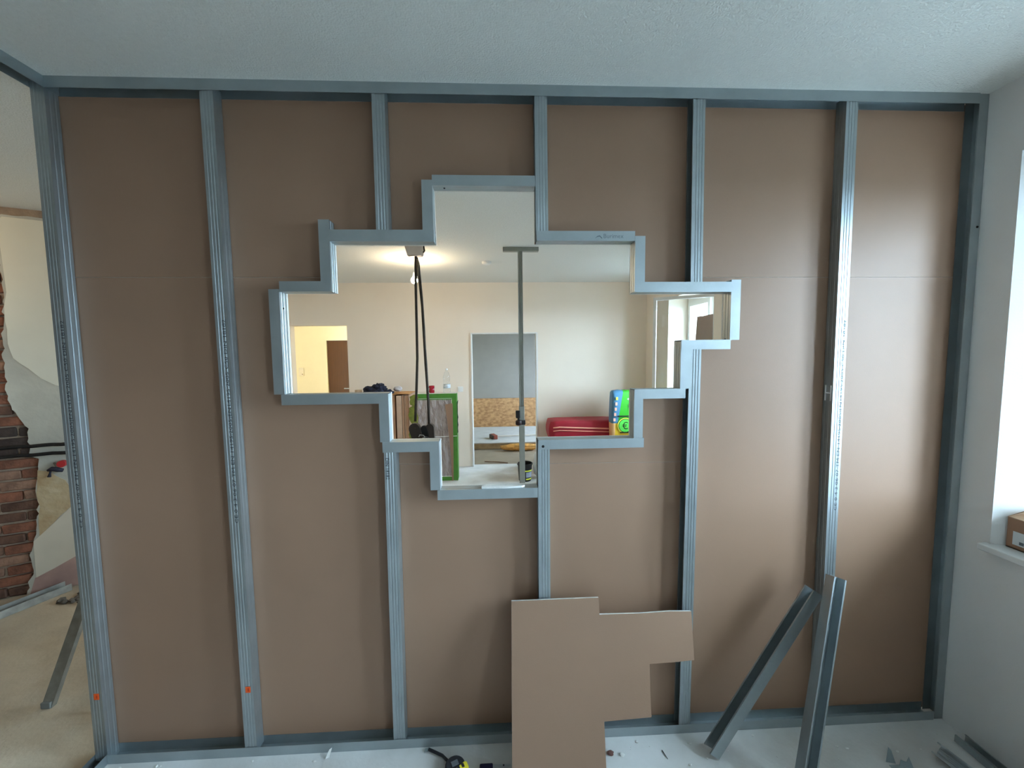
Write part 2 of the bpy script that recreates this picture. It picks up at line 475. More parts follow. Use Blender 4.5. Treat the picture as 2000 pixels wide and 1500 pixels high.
wpatch('stained_plinth', jag([(.12, .115), (.333, .24), (.60, .33), (.60, .004), (.085, .004)], .006, .05, 14), -0.0240, -0.0205, plaster_pink)
def WP(s, y, z):
    return Vector((-1.70, 1.28, 0)) + Vector((.906, .423, 0)) * s + Vector((-.423, .906, 0)) * y + Vector((0, 0, z))
pipe_mat = mat('old_black_pipe', (30, 27, 25), rough=0.75, metal=0.2, var=0.3, scale=30, bump=0.5, bscale=60)
for zc, lab in ((1.085, 'upper of two old black pipes crossing the bare brickwork'), (1.022, 'lower of two old black pipes crossing the bare brickwork')):
    tag(obj('heating_pipe', tubem([WP(s, -0.052 + .003 * math.sin(s * 30), zc - 0.02 * s + .002 * math.sin(s * 41 + zc * 9)) for s in [i * .05 - .12 for i in range(17)]], 0.0125, 10), pipe_mat, smooth=True), lab, 'pipe', 'pipes on the old wall')
v = thing('pipe_valve', WP(.29, -0.03, .87), 'dark pipe fitting with a red knob below the black pipes', 'valve')
navy = mat('navy_rubber', (38, 38, 52), rough=0.6)
obj('body', tubem([WP(.245, -.05, .895), WP(.27, -.055, .905), WP(.30, -.055, .895), WP(.325, -.05, .885)], .014, 10, [.008, .017, .017, .012]), navy, v, smooth=True)
obj('outlet', tubem([WP(.262, -.05, .895), WP(.256, -.05, .872), WP(.250, -.05, .848)], .008, 8, [.006, .006, .011]), navy, v, smooth=True)
obj('bracket', tubem([WP(.27, -.018, .94), WP(.285, -.035, .92), WP(.30, -.05, .90)], .007, 8), mat('grey_putty', (150, 148, 138), rough=0.8), v, smooth=True)
obj('knob', tubem([WP(.322, -.03, .935), WP(.322, -.066, .935)], .024, 16), mat('red_plastic', (172, 40, 40), rough=0.45), v, smooth=False)

# ------------------------------------------------------------------ plasterboards on the far side of the studs
wb = thing('wall_back', (1.9, 0.057, 0), kind='structure')
YB0, YB1 = 0.0524, 0.0649
XA, XC, XE, XG = 0.052, 1.3175, 2.5775, 3.775
g = 0.0004
boards = [
    [(XA, .012), (XC - g, .012), (XC - g, 1.541), (.912, 1.541), (.912, 1.946), (1.114, 1.946), (1.114, 2.010 - g), (XA, 2.013 - g)],
    [(XA, 2.013 + g), (1.114, 2.010 + g), (1.114, 2.138), (XC - g, 2.138), (XC - g, 2.715), (XA, 2.715)],
    [(XC + g, .012), (XE - g, .012), (XE - g, 1.217 - g), (1.922, 1.224 - g), (1.922, 1.136), (1.517, 1.136), (1.517, 1.232 - g), (XC + g, 1.236 - g)],
    [(XC + g, 1.236 + g), (1.517, 1.232 + g), (1.517, 1.341), (XC + g, 1.341)],
    [(1.922, 1.224 + g), (XE - g, 1.217 + g), (XE - g, 1.742), (2.518, 1.742), (2.518, 1.541), (2.325, 1.541), (2.325, 1.337), (1.922, 1.337)],
    [(XC + g, 2.138), (1.519, 2.138), (1.515, 2.351), (1.92, 2.351), (1.92, 2.141), (2.322, 2.141), (2.322, 1.938), (XE - g, 1.938), (XE - g, 2.715), (XC + g, 2.715)],
    [(XE + g, .012), (XG, .012), (XG, 2.005 - g), (XE + g, 2.006 - g), (XE + g, 1.938), (2.724, 1.938), (2.724, 1.742), (XE + g, 1.742)],
    [(XE + g, 2.006 + g), (XG, 2.005 + g), (XG, 2.715), (XE + g, 2.715)],
]
for b in boards:
    obj('plasterboard', prism(b, (0, 0, 0), (1, 0, 0), (0, 0, 1), (0, 1, 0), YB0, YB1), [paper_brown, gypsum, paper_grey], wb)

# ------------------------------------------------------------------ the metal stud frame
fr = thing('metal_stud_frame', (1.9, 0.025, 0.0), 'galvanised steel stud frame with a stepped cross-shaped opening, fixed to brown boards', 'stud frame')
Wf, D = 0.049, 0.0500
def stud_prof(groove, flip=False):
    gd = groove
    p = [(0, .006), (0, 0), (.011, 0), (.0125, gd), (.0155, gd), (.017, 0), (.023, 0), (.0245, gd), (.0265, gd), (.028, 0), (.034, 0), (.0355, gd), (.0385, gd), (.040, 0),
         (Wf, 0), (Wf, .011), (Wf - .0006, .013), (Wf - .0006, .017), (Wf, .019), (Wf, .031), (Wf - .0006, .033), (Wf - .0006, .037), (Wf, .039), (Wf, D), (0, D), (0, D - .006)]
    return [(Wf - a, b) for a, b in reversed(p)] if flip else p
def stud(x0, x1, z0, z1, groove=.0008, name='stud', label=None, flip=False):
    o = obj(name, sheet(stud_prof(groove, flip), (x0, 0, z0), (x1, 0, z1), Vector((1, 0, 0)), Vector((0, 1, 0)), 0.0009), steel, fr)
    if label: o['label'] = label
    return o
zt, zb = 2.712, 0.016
sA = stud(0.060, 0.058, zb, zt)
sB = stud(0.668, 0.659, zb, zt, .0010)
sC1 = stud(1.294, 1.294, 2.150, zt, .0012)
sC2 = stud(1.291, 1.293, zb, 1.335, .0013)
sD1 = stud(1.921, 1.917, 2.150, zt, .0008)
sD2 = stud(1.924, 1.923, zb, 1.330, .0017)
sE1 = stud(2.553, 2.547, 1.945, zt, .0014)
sE2 = stud(2.545, 2.556, zb, 1.735, .0018)
sF = stud(3.184, 3.176, zb, zt, .0014, flip=True)
# end stud against the window wall: a track turned upright, open towards the bay
yF, yR = -0.0022, 0.0516
def uprof_v(x_web, x_lip):
    s = 1 if x_lip > x_web else -1
    yf, yr = yF + .0011, yR - .0009
    return [(x_lip, yf), (x_web, yf), (x_web, .012), (x_web + s * .0012, .0135), (x_web + s * .0012, .0165), (x_web, .018), (x_web, .032), (x_web + s * .0012, .0335), (x_web + s * .0012, .0365), (x_web, .038), (x_web, yr), (x_lip, yr)]
def rail_v(x_web, x_lip, z0, z1, name='opening_rail'):
    return obj(name, sheet(uprof_v(x_web, x_lip), (0, 0, z0), (0, 0, z1), Vector((1, 0, 0)), Vector((0, 1, 0)), 0.0009), steel, fr)
def rail_h(z_web, z_lip, x0, x1, name='opening_rail', y0=yF, y1=yR):
    s = 1 if z_lip > z_web else -1
    pr = [(y0, z_lip), (y0, z_web), (.012, z_web), (.0135, z_web + s * .0012), (.0165, z_web + s * .0012), (.018, z_web), (.032, z_web), (.0335, z_web + s * .0012), (.0365, z_web + s * .0012), (.038, z_web), (y1, z_web), (y1, z_lip)]
    return obj(name, sheet(pr, (x0, 0, 0), (x1, 0, 0), Vector((0, 1, 0)), Vector((0, 0, 1)), 0.0009), steel, fr)
sG = rail_v(3.7775, 3.738, 0.004, 2.728, 'end_track')
tt = rail_h(2.7295, 2.689, 0.110, 3.736, 'ceiling_track')
tb = rail_h(0.0008, 0.042, 0.108, 3.734, 'floor_track')
R = {}
R['H1'] = rail_h(2.351, 2.391, 1.515, 1.918)
R['V1'] = rail_v(1.516, 1.474, 2.140, 2.373)
R['H2'] = rail_h(2.138, 2.183, 1.115, 1.517)
R['V2'] = rail_v(1.1145, 1.073, 1.946, 2.221)
R['H3'] = rail_h(1.946, 1.986, .914, 1.112)
R['V3'] = rail_v(.9115, .871, 1.543, 1.956)
R['H4'] = rail_h(1.541, 1.500, .899, 1.316)
R['V4'] = rail_v(1.318, 1.280, 1.342, 1.538)
R['H5'] = rail_h(1.341, 1.299, 1.289, 1.515)
R['V5'] = rail_v(1.517, 1.478, 1.137, 1.338)
R['H6'] = rail_h(1.136, 1.095, 1.506, 1.921)
R['H7'] = rail_h(1.337, 1.298, 1.924, 2.367)
R['V7'] = rail_v(2.325, 2.362, 1.338, 1.538)
R['H8'] = rail_h(1.541, 1.502, 2.3255, 2.540)
R['V8'] = rail_v(2.518, 2.557, 1.542, 1.738)
R['H9'] = rail_h(1.742, 1.704, 2.5185, 2.726)
R['V9'] = rail_v(2.724, 2.763, 1.742, 1.987)
R['H10'] = rail_h(1.938, 1.979, 2.3225, 2.723)
R['V10'] = rail_v(2.3215, 2.362, 1.941, 2.161)
R['H11'] = rail_h(2.141, 2.180, 1.9235, 2.3195)
# paper labels, printing and screws on the profiles
for s, x in ((sA, .088), (sB, .696), (sF, 3.2165)):
    o = obj('sticker', boxm(x - .010, x + .010, -.0016, -.0006, .289, .315), orange, s)
    obj('sticker_mark', boxm(x - .001, x + .005, -.0021, -.0016, .295, .309), mat('red_print', (196, 60, 20)), s)
LONG = 'CE 0 4 3 06 07 TM EN 14195:2005|EN14195:2005 C50 DIN 18182'
for s, x, z0 in ((sA, .098, 1.02), (sB, .7005, 1.02), (sF, 3.2215, 1.00)):
    me = textm(LONG, .0175, (x, -.0004, z0), (0, 0, 1), (-1, 0, 0), .0004)
    ext = max(v.co.z for v in me.vertices) - z0
    for v in me.vertices: v.co.z = z0 + (v.co.z - z0) * 0.82 / ext
    obj('printed_text', me, dark_print, s)
obj('printed_text', textm('DIN 18182', .020, (1.2985, -.0004, 1.277), (0, 0, -1), (1, 0, 0), .0004), dark_print, sC2)
obj('printed_text', textm('05/A1:2006 DIN 18182', .020, (1.306, -.0027, 1.530), (-1, 0, 0), (0, 0, -1), .0002), faint_print, R['H4'])
obj('printed_text', textm('Burimex', .024, (2.190, -.0027, 2.152), (1, 0, 0), (0, 0, 1), .0002), faint_print, R['H11'])
obj('printed_logo', prism([(2.156, 2.150), (2.166, 2.160), (2.176, 2.163), (2.187, 2.152), (2.184, 2.150), (2.175, 2.158), (2.166, 2.156)], (0, 0, 0), (1, 0, 0), (0, 0, 1), (0, 1, 0), -.0030, -.0023), [faint_print] * 3, R['H11'])
obj('printed_text', textm('DIN 18182', .020, (2.7375, -.0016, 1.90), (0, 0, -1), (1, 0, 0), .0002), faint_print, R['V9'])
def screw(p, c, n, r=.006):
    c, n = Vector(c), Vector(n)
    obj('screw', tubem([c, c + n * .001, c + n * .003], r, 10, [r, r, r * .6]), black_metal, p)
screw(R['H7'], (1.944, yF, 1.311), (0, -1, 0))
screw(R['V3'], (.9115, .026, 1.884), (1, 0, 0), .004)
screw(R['H1'], (1.560, .022, 2.351), (0, 0, -1), .004)
screw(sG, (3.766, yF, 2.20), (0, -1, 0), .005)
screw(R['H9'], (2.722, .03, 1.745), (0, 0, 1), .004)
# light through the last stud's H-shaped cable cut-out, painted as white strips
knock = mat('cutout_light_white', (250, 252, 252), rough=0.3)
hx = 3.1800
obj('cutout_light', merge([boxm(hx - .0022, hx, .008, .0125, 1.478, 1.545), boxm(hx - .0022, hx, .036, .0405, 1.478, 1.545), boxm(hx - .0022, hx, .0125, .036, 1.509, 1.514)]), knock, sF)

# tracks of the return wall that leaves the corner towards the camera
def rail_y(z_web, z_lip, x0, x1, y0, y1):
    pr = [(x0, z_lip), (x0, z_web), (x0 + .0235, z_web), (x0 + .025, z_web + (.0012 if z_lip > z_web else -.0012)), (x0 + .0265, z_web), (x1, z_web), (x1, z_lip)]
    return sheet(pr, (0, y0, 0), (0, y1, 0), Vector((1, 0, 0)), Vector((0, 0, 1)), 0.0009)
tag(obj('return_ceiling_track', rail_y(2.7295, 2.689, .057, .109, -3.2, .051), steel), 'steel ceiling track running from the frame corner towards the camera', 'track')
tag(obj('return_floor_track', rail_y(.0008, .042, .055, .107, -3.2, .051), steel), 'steel floor track running from the frame corner towards the camera', 'track')

# white gypsum sliver lying on the lowest sill of the opening
tag(obj('gypsum_sliver', prism(jag([(1.688, .004), (1.78, -.001), (1.858, .006), (1.868, .018), (1.83, .028), (1.76, .027), (1.71, .032), (1.688, .020), (1.688, .004)][:-1], .002, .03, 21), (0, 0, 0), (1, 0, 0), (0, 1, 0), (0, 0, 1), 1.1363, 1.1445), [gypsum] * 3), 'thin white gypsum sliver on the lowest sill of the opening', 'plaster offcut')

# ------------------------------------------------------------------ things leaning on and lying before the frame
# plasterboard offcut
oy0, oy1, oz1 = -0.20, -0.0205, 0.65
dv = Vector((0, oy1 - oy0, oz1)); dv.normalize()
on = Vector((1, 0, 0)).cross(dv)          # towards the camera
offc = [(1.793, .0), (2.164, .0), (2.166, .061), (2.169, .220), (2.262, .2235), (2.363, .227), (2.366, .32), (2.372, .420), (2.47, .422), (2.562, .427), (2.570, .613), (2.48, .6165), (2.35, .613), (2.175, .615), (2.175, .681), (1.805, .680)]
tag(obj('plasterboard_offcut', prism(offc, (0, oy0, 0.002), (1, 0, 0), dv, on, 0.0, -0.0125), [paper_brown, gypsum, paper_grey]), 'large brown notched plasterboard offcut leaning against the stud frame', 'board offcut')

def cprof(w, f, lip=.006, gd=.0015):
    """C section: web w wide along a (centred), flanges f deep along +b, small lips."""
    h = w / 2
    return [(-h + lip, f), (-h, f), (-h, 0), (-h * .45, 0), (-h * .35, gd), (-h * .2, gd), (-h * .1, 0), (h * .1, 0), (h * .2, gd), (h * .35, gd), (h * .45, 0), (h, 0), (h, f), (h - lip, f)]
def lean(name, p0, p1, face, w, f, label, group, th=.0011):
    p0, p1 = Vector(p0), Vector(p1)
    d = (p1 - p0).normalized(); face = Vector(face)
    ey = (face - d * face.dot(d)).normalized(); ex = d.cross(ey) * -1
    return tag(obj(name, sheet(cprof(w, f), p0, p1, ex, ey, th), steel), label, 'metal profile', group)
lean('steel_profile', (2.655, -.105, .005), (3.105, -.0605, .668), (-.83, .02, .56), .050, .046, 'short steel profile leaning steeply sideways, behind the upright leaning one', 'loose steel profiles')
lean('steel_profile', (2.868, -.285, .004), (3.137, -.088, .760), (-.05, -1, .25), .050, .046, 'open steel profile leaning upright against the last full stud', 'loose steel profiles')
# profile pieces on the floor by the window wall
lean('steel_profile', (3.575, -.16, .0255), (3.66, -.62, .0255), (-.75, 0, .66), .050, .035, 'steel profile piece on the floor between the jagged scrap and the window wall', 'loose steel profiles')
lean('steel_profile', (3.735, -.105, .003), (3.735, -.70, .003), (.05, 0, 1), .050, .030, 'steel channel lying on the floor tight along the window wall', 'loose steel profiles')
scr = thing('steel_scrap', (3.36, -.17, 0), 'small jagged cut steel scrap standing on the floor near the window wall', 'metal scrap')
obj('tongue', prism([(0, 0), (.034, 0), (.020, .05), (.010, .062)], (3.335, -.172, .001), (1, -.25, 0), (0, .1, 1), (.25, 1, 0), 0, .0012), [steel] * 3, scr)
obj('tongue', prism([(0, 0), (.045, 0), (.038, .022), (.030, .045), (.022, .022), (.004, .026)], (3.375, -.19, .001), (1, -.35, 0), (0, .1, 1), (.35, 1, 0), 0, .0012), [steel] * 3, scr)
obj('web', boxm(3.335, 3.42, -.30, -.185, .001, .0022), steel, scr)

# tape measure
tm = thing('tape_measure', (1.565, -.118, 0), 'black and yellow tape measure on the floor in front of the frame', 'tape measure')
rub = mat('black_rubber', (44, 46, 50), rough=0.6, var=0.2, scale=30)
yel = mat('yellow_plastic', (232, 214, 60), rough=0.4)
bx, by = 1.565, -.118
body = lathe([(.0, 0), (.036, 0), (.040, .006), (.040, .034), (.034, .040), (.0, .041)], (0, 0, 0), 24)
rt = Matrix.Translation((bx, by, .002)) @ Matrix.Rotation(math.radians(25), 4, 'Z')
body.transform(rt)
obj('case', body, rub, tm, smooth=False)
def put(me, M): me.transform(M); return me
obj('yellow_face', put(prism([(-.034, -.048), (.036, -.048), (.044, -.040), (.044, -.016), (.036, -.012), (-.030, -.030)], (0, 0, 0), (1, 0, 0), (0, 1, 0), (0, 0, 1), .004, .044), rt), [yel] * 3, tm)
for k in range(3):
    obj('label_mark', put(boxm(-.018 + k * .019, -.008 + k * .019, -.040 + k * .004, -.024 + k * .004, .044, .0448), rt), rub, tm)
obj('clip', put(boxm(-.014, .014, -.010, .012, .041, .0435, .001), rt), mat('grey_plastic', (96, 100, 104), rough=0.5), tm)
obj('strap', tubem([(bx - .03, by + .03, .02), (bx - .06, by + .065, .012), (bx - .095, by + .085, .009), (bx - .122, by + .097, .010)], .006, 8), rub, tm, smooth=True)
obj('hook', prism([(0, 0), (.020, .004), (.018, .022), (.002, .018)], (bx - .140, by + .086, .006), (1, 0, 0), (0, 1, 0), (0, 0, 1), 0, .002), [steel] * 3, tm)
# utility knife
kn = thing('utility_knife', (1.70, -.115, 0), 'utility knife with navy handle and pale blade, beside the leaning offcut', 'knife')
obj('handle', boxm(1.664, 1.718, -.145, -.103, .001, .022, .004), mat('navy_plastic', (30, 30, 62), rough=0.5), kn)
obj('blade', prism([(0, 0), (.078, .006), (.078, .014), (.002, .017)], (1.714, -.115, 0), (1, 0, 0), (0, 1, 0), (0, 0, 1), .008, .0092), [mat('pale_steel', (200, 204, 206), rough=0.4, metal=0.4)] * 3, kn)
obj('rivet', tubem([(1.762, -.105, .0092), (1.762, -.105, .0108)], .0035, 10), rub, kn)

# crumbs of plaster and dirt on the floor
crumbs = []
rc = random.Random(31)
for k in range(110):
    x, y = rc.uniform(.1, 3.7), -abs(rc.gauss(0, .22)) - .02
    if 1.40 < x < 2.2: continue
    s = rc.uniform(.0015, .006)
    crumbs.append(blob((x, y, s * .5), (s * rc.uniform(.8, 2.0), s, s * .6), k, .3, 2.0, 1, 0.0002))
tag(obj('debris', merge(crumbs), gypsum), 'scattered plaster crumbs on the screed floor along the frame', 'debris', kind='stuff')
chips = [((2.215, -.075), .016, 'reddish'), ((2.262, -.083), .012, 'grey'), ((2.345, -.03), .008, 'grey')]
chip_mat = mat('brown_chip', (112, 78, 70), rough=0.9, var=.2, scale=60)
for i, ((x, y), s, n) in enumerate(chips):
    tag(obj('plaster_chip', blob((x, y, s * .3), (s, s * .7, s * .45), i + 50, .4, 1.6, 2, .0003), chip_mat if i == 0 else gypsum),
        ['reddish-brown chip on the floor right of the leaning offcut', 'pale chip on the floor just right of the reddish-brown chip', 'tiny pale chip against the floor track near the fifth stud'][i], 'chip')
tag(obj('plaster_flake', prism([(0, 0), (.016, .004), (.022, .036), (.012, .030)], (1.012, -.03, .001), (1, 0, 0), (0, .55, .84), (0, -.84, .55), 0, .002), [gypsum] * 3), 'white plaster flake on the floor at the track between second and third stud', 'chip')
tag(obj('nail', tubem([(2.438, -.075, .003), (2.446, -.112, .003)], .002, 8, [.002, .0012]), black_metal), 'thin dark nail lying on the floor right of the offcut', 'nail')

# carton on the window sill
card = mat('brown_cardboard', (150, 116, 92), rough=0.8, var=0.05, scale=5, stretch=(1, 1, 6))
card_in = mat('pale_cardboard', (186, 156, 128), rough=0.8, var=0.05)
cx0, cx1, cy0, cy1, cz0, cz1 = 3.815, 4.00, -.50, -.145, .893, 1.015
bxo = thing('cardboard_box', ((cx0 + cx1) / 2, (cy0 + cy1) / 2, cz0), 'open brown cardboard box with a white label on the window sill', 'box')
w = .004
obj('box_body', merge([boxm(cx0, cx1, cy0, cy1, cz0, cz0 + w), boxm(cx0, cx0 + w, cy0, cy1, cz0, cz1), boxm(cx1 - w, cx1, cy0, cy1, cz0, cz1),
                       boxm(cx0 + w, cx1 - w, cy0, cy0 + w, cz0, cz1), boxm(cx0 + w, cx1 - w, cy1 - w, cy1, cz0, cz1)]), card, bxo)
obj('flap', prism([(cy0, 0), (cy1 - .004, 0), (cy1 - .02, .07), (cy0 + .02, .07)], (cx0, 0, cz1), (0, 1, 0), (.93, 0, .36), (-.36, 0, .93), 0, .003), [card_in] * 3, bxo)
obj('flap', prism([(cx0, 0), (cx1, 0), (cx1 - .01, .06), (cx0 + .01, .06)], (0, cy1, cz1), (1, 0, 0), (0, -.75, .66), (0, .66, .75), 0, .003), [card_in] * 3, bxo)
lb = obj('label', boxm(cx0 - .0012, cx0, -.43, -.165, cz0 + .018, cz0 + .072), mat('white_label', (214, 220, 222), rough=0.6), bxo)
for k in range(4):
    obj('label_print', boxm(cx0 - .0018, cx0 - .0012, -.200 - k * .024, -.186 - k * .024, cz0 + .024, cz0 + .036), mat('grey_ink', (96, 108, 118)), lb)

# ------------------------------------------------------------------ past the partition's end: ladder and channel on the floor
alu = mat('dull_aluminium', (150, 148, 140), rough=0.5, metal=0.7, var=0.15, scale=25)
ld = thing('step_ladder', (-.35, .55, 0), 'paint-spattered aluminium trestle ladder standing behind the end stud', 'ladder')
legs = [((-.452, .307, 0), (-.345, .50, .62)), ((-.10, .26, 0), (-.16, .48, .62)), ((-.40, .86, 0), (-.335, .57, .62)), ((-.08, .84, 0), (-.16, .57, .62))]
for a, b in legs:
    a, b = Vector(a), Vector(b)
    d = (b - a).normalized(); e1 = d.cross(Vector((0, 1, 0))).normalized(); e2 = d.cross(e1)
    q = [(-.024, -.012), (.024, -.012), (.024, .012), (-.024, .012)]
    me = mesh([a + e1 * s + e2 * t for s, t in q] + [b + e1 * s + e2 * t for s, t in q], [[3, 2, 1, 0], [4, 5, 6, 7]] + [[i, (i + 1) % 4, (i + 1) % 4 + 4, i + 4] for i in range(4)])
    lg = obj('leg', fix(me), alu, ld)
    obj('rubber_foot', boxm(a.x - .022, a.x + .022, a.y - .015, a.y + .015, 0.0, .03, .003), mat('grey_rubber', (120, 122, 118), rough=.8), lg)
for (i, j) in ((0, 1), (2, 3)):
    for t in (.80,):
        p = Vector(legs[i][0]).lerp(Vector(legs[i][1]), t); q = Vector(legs[j][0]).lerp(Vector(legs[j][1]), t)
        obj('rung', tubem([p, q], .013, 10), alu, ld)
obj('platform', boxm(-.37, -.13, .46, .61, .61, .645, .004), alu, ld)
# old channel lying on the floor along the wall
a, b = Vector((-1.80, .40, .002)), Vector((-1.405, 1.352, .002))
d = (b - a).normalized(); ex = Vector((d.y, -d.x, 0))
pr = [(-.045, .050), (-.045, 0), (-.012, 0), (-.010, .004), (.010, .004), (.012, 0), (.045, 0), (.045, .050)]
tag(obj('metal_channel', sheet(pr, a, b, ex, Vector((0, 0, 1)), .0015), steel_worn), 'long dull metal channel on the floor in front of the brick wall', 'channel')
rub_m = mat('grey_rubble', (96, 90, 82), rough=.95, var=.4, scale=40)
tag(obj('rubble', merge([blob((-1.20 + rc.uniform(-.10, .08), 1.22 + rc.uniform(-.06, .06), .012), (rc.uniform(.012, .03), rc.uniform(.012, .03), rc.uniform(.008, .02)), 90 + k, .4, 1.8, 1, .0005) for k in range(16)]), rub_m), 'small heap of grey rubble on the floor beyond the metal channel', 'rubble', kind='stuff')
tag(obj('wood_sliver', tubem([(-.40, .46, .006), (-.26, .62, .007), (-.13, .74, .006)], .006, 6, [.004, .007, .005]), mat('brown_stick', (128, 104, 82))), 'thin brown stick on the floor beside the ladder leg', 'stick')

# ------------------------------------------------------------------ the room seen through the opening
# ceiling box with two hanging cables that end in heavy dark shoes
cable = mat('dark_brown_cable', (52, 42, 32), rough=0.6, var=0.3, scale=40)
hb = thing('hanging_cables', (1.02, 2.25, .86), 'two thick dark cables hanging from a beige ceiling box, brown clamps at their ends', 'cables')
def tap(x0, x1, xb0, xb1, y0, y1, z0, z1):
    V = [(xb0, y0 + .02, z0), (xb1, y0 + .02, z0 + .016), (xb1, y1 - .02, z0 + .016), (xb0, y1 - .02, z0), (x0, y0, z1), (x1, y0, z1), (x1, y1, z1), (x0, y1, z1)]
    me = fix(mesh(V, [[3, 2, 1, 0], [4, 5, 6, 7], [0, 1, 5, 4], [1, 2, 6, 5], [2, 3, 7, 6], [3, 0, 4, 7]]))
    bm = bmesh.new(); bm.from_mesh(me); bmesh.ops.bevel(bm, geom=bm.edges[:], offset=.008, segments=2, affect='EDGES'); bm.to_mesh(me); bm.free()
    return me
obj('ceiling_box', tap(.930, 1.104, .960, 1.092, 2.19, 2.33, 2.600, 2.7295), mat('beige_plastic', (206, 190, 176), rough=0.55), hb)
obj('wire_end', tubem([(1.104, 2.25, 2.71), (1.112, 2.25, 2.66), (1.100, 2.25, 2.645)], .008, 8), cable, hb, smooth=True)
obj('cable', tubem([(1.030, 2.25, 2.61), (1.026, 2.25, 2.50), (1.022, 2.25, 2.354), (1.020, 2.25, 2.0), (1.017, 2.25, 1.657), (1.000, 2.25, 1.35), (.980, 2.25, 1.05)], .0125, 10), cable, hb, smooth=True)
rp = [(1.034, 2.262, 2.60), (1.046, 2.262, 2.53), (1.054, 2.262, 2.472), (1.066, 2.262, 2.30), (1.076, 2.262, 2.139), (1.083, 2.262, 1.94), (1.088, 2.262, 1.753), (1.094, 2.262, 1.60), (1.101, 2.262, 1.43), (1.107, 2.262, 1.25), (1.109, 2.262, 1.02)]
obj('cable', tubem(rp, .0125, 10, [.014, .018, .013, .014, .0125, .0135, .0125, .014, .0125, .013, .0125]), cable, hb, smooth=True)
obj('wrapping', tubem([(1.036, 2.255, 2.585), (1.043, 2.255, 2.545), (1.040, 2.255, 2.50), (1.044, 2.255, 2.43)], .018, 8, [.014, .021, .017, .010]), mat('old_tape_wrap', (120, 104, 82), rough=.8, var=.2, scale=40), hb, smooth=True)
shoe = mat('dark_brown_leather', (46, 36, 31), rough=0.45, var=0.2, scale=20)
def lobe(a, b, r, th):
    """Rounded flat lobe from a to b in the x-z plane."""
    a, b = Vector(a), Vector(b); d = (b - a).normalized(); n = Vector((-d.z, 0, d.x))
    pts = []
    for k in range(9):
        t = PI / 2 + PI * k / 8; pts.append(a + (n * math.sin(t) * -1 * -1 + d * math.cos(t)) * r)
    for k in range(9):
        t = -PI / 2 + PI * k / 8; pts.append(b + (n * math.sin(t) + d * math.cos(t)) * r)
    p2 = [(p.x, p.z) for p in pts]
    me = prism(p2, (0, 0, 0), (1, 0, 0), (0, 0, 1), (0, 1, 0), a.y - th, a.y + th)
    return me
s1 = obj('clamp', lobe((.976, 2.235, .985), (1.015, 2.235, .855), .052, .030), [shoe] * 3, hb)
obj('bolt', tubem([(.985, 2.204, .99), (.985, 2.196, .99)], .010, 12), cable, s1)
s2 = obj('clamp', lobe((1.118, 2.262, .985), (1.122, 2.262, .845), .040, .030), [shoe] * 3, hb)
obj('clamp', lobe((1.062, 2.235, .985), (1.085, 2.235, .88), .026, .020), [black_metal] * 3, hb)
obj('clamp', blob((1.055, 2.20, .875), (.075, .035, .042), 5, .15, 2.0, 3), shoe, hb, smooth=True)
obj('buckle', tubem([(1.028, 2.155, .915), (1.035, 2.16, .935), (1.07, 2.16, .932), (1.085, 2.16, .912), (1.06, 2.155, .905)], .004, 6), steel_worn, hb, smooth=True)

# bare bulb
lamp = thing('bare_bulb', (.895, 2.85, 2.44), 'bare glowing light bulb hanging beside the cable box', 'lamp')
obj('cord', tubem([(.897, 2.85, 2.7295), (.897, 2.85, 2.57)], .004, 8), frame_white, lamp)
obj('socket', lathe([(.012, 0), (.014, .01), (.014, .04), (.008, .05)], (.897, 2.85, 2.535), 16), frame_white, lamp)
BULB = emit('bulb_glow', (1.0, 0.80, 0.55), 320.0)
BULB2 = emit('fill_bulb_glow', (1.0, 0.80, 0.55), 260.0)
obj('bulb', lathe([(.0, 0), (.018, .004), (.031, .018), (.036, .036), (.030, .056), (.016, .072), (.011, .08)], (.896, 2.85, 2.46), 20), BULB, lamp, smooth=True)

lamp2 = thing('fill_bulb', (-1.95, .5, 2.44), 'unseen bare bulb added to brighten the old brick wall', 'lamp')  # out of view, added to lift the old wall and nearby floor
obj('cord', tubem([(-1.95, .5, 2.7295), (-1.95, .5, 2.57)], .004, 8), frame_white, lamp2)
obj('socket', lathe([(.012, 0), (.014, .01), (.014, .04), (.008, .05)], (-1.95, .5, 2.535), 16), frame_white, lamp2)
obj('bulb', lathe([(.0, 0), (.014, .004), (.026, .018), (.029, .033), (.024, .052), (.014, .068), (.011, .08)], (-1.95, .5, 2.46), 20), BULB2, lamp2, smooth=True)

# smoke detector
sd = thing('smoke_detector', (1.68, 3.0, 2.69), 'round white smoke detector on the far ceiling', 'smoke detector')
obj('base', lathe([(.052, 0), (.052, .012), (.05, .0125)], (1.68, 3.0, 2.717), 28), frame_white, sd)
obj('cover', lathe([(.0, -.022), (.034, -.022), (.050, -.014), (.054, 0)], (1.68, 3.0, 2.717), 28), frame_white, sd, smooth=True)

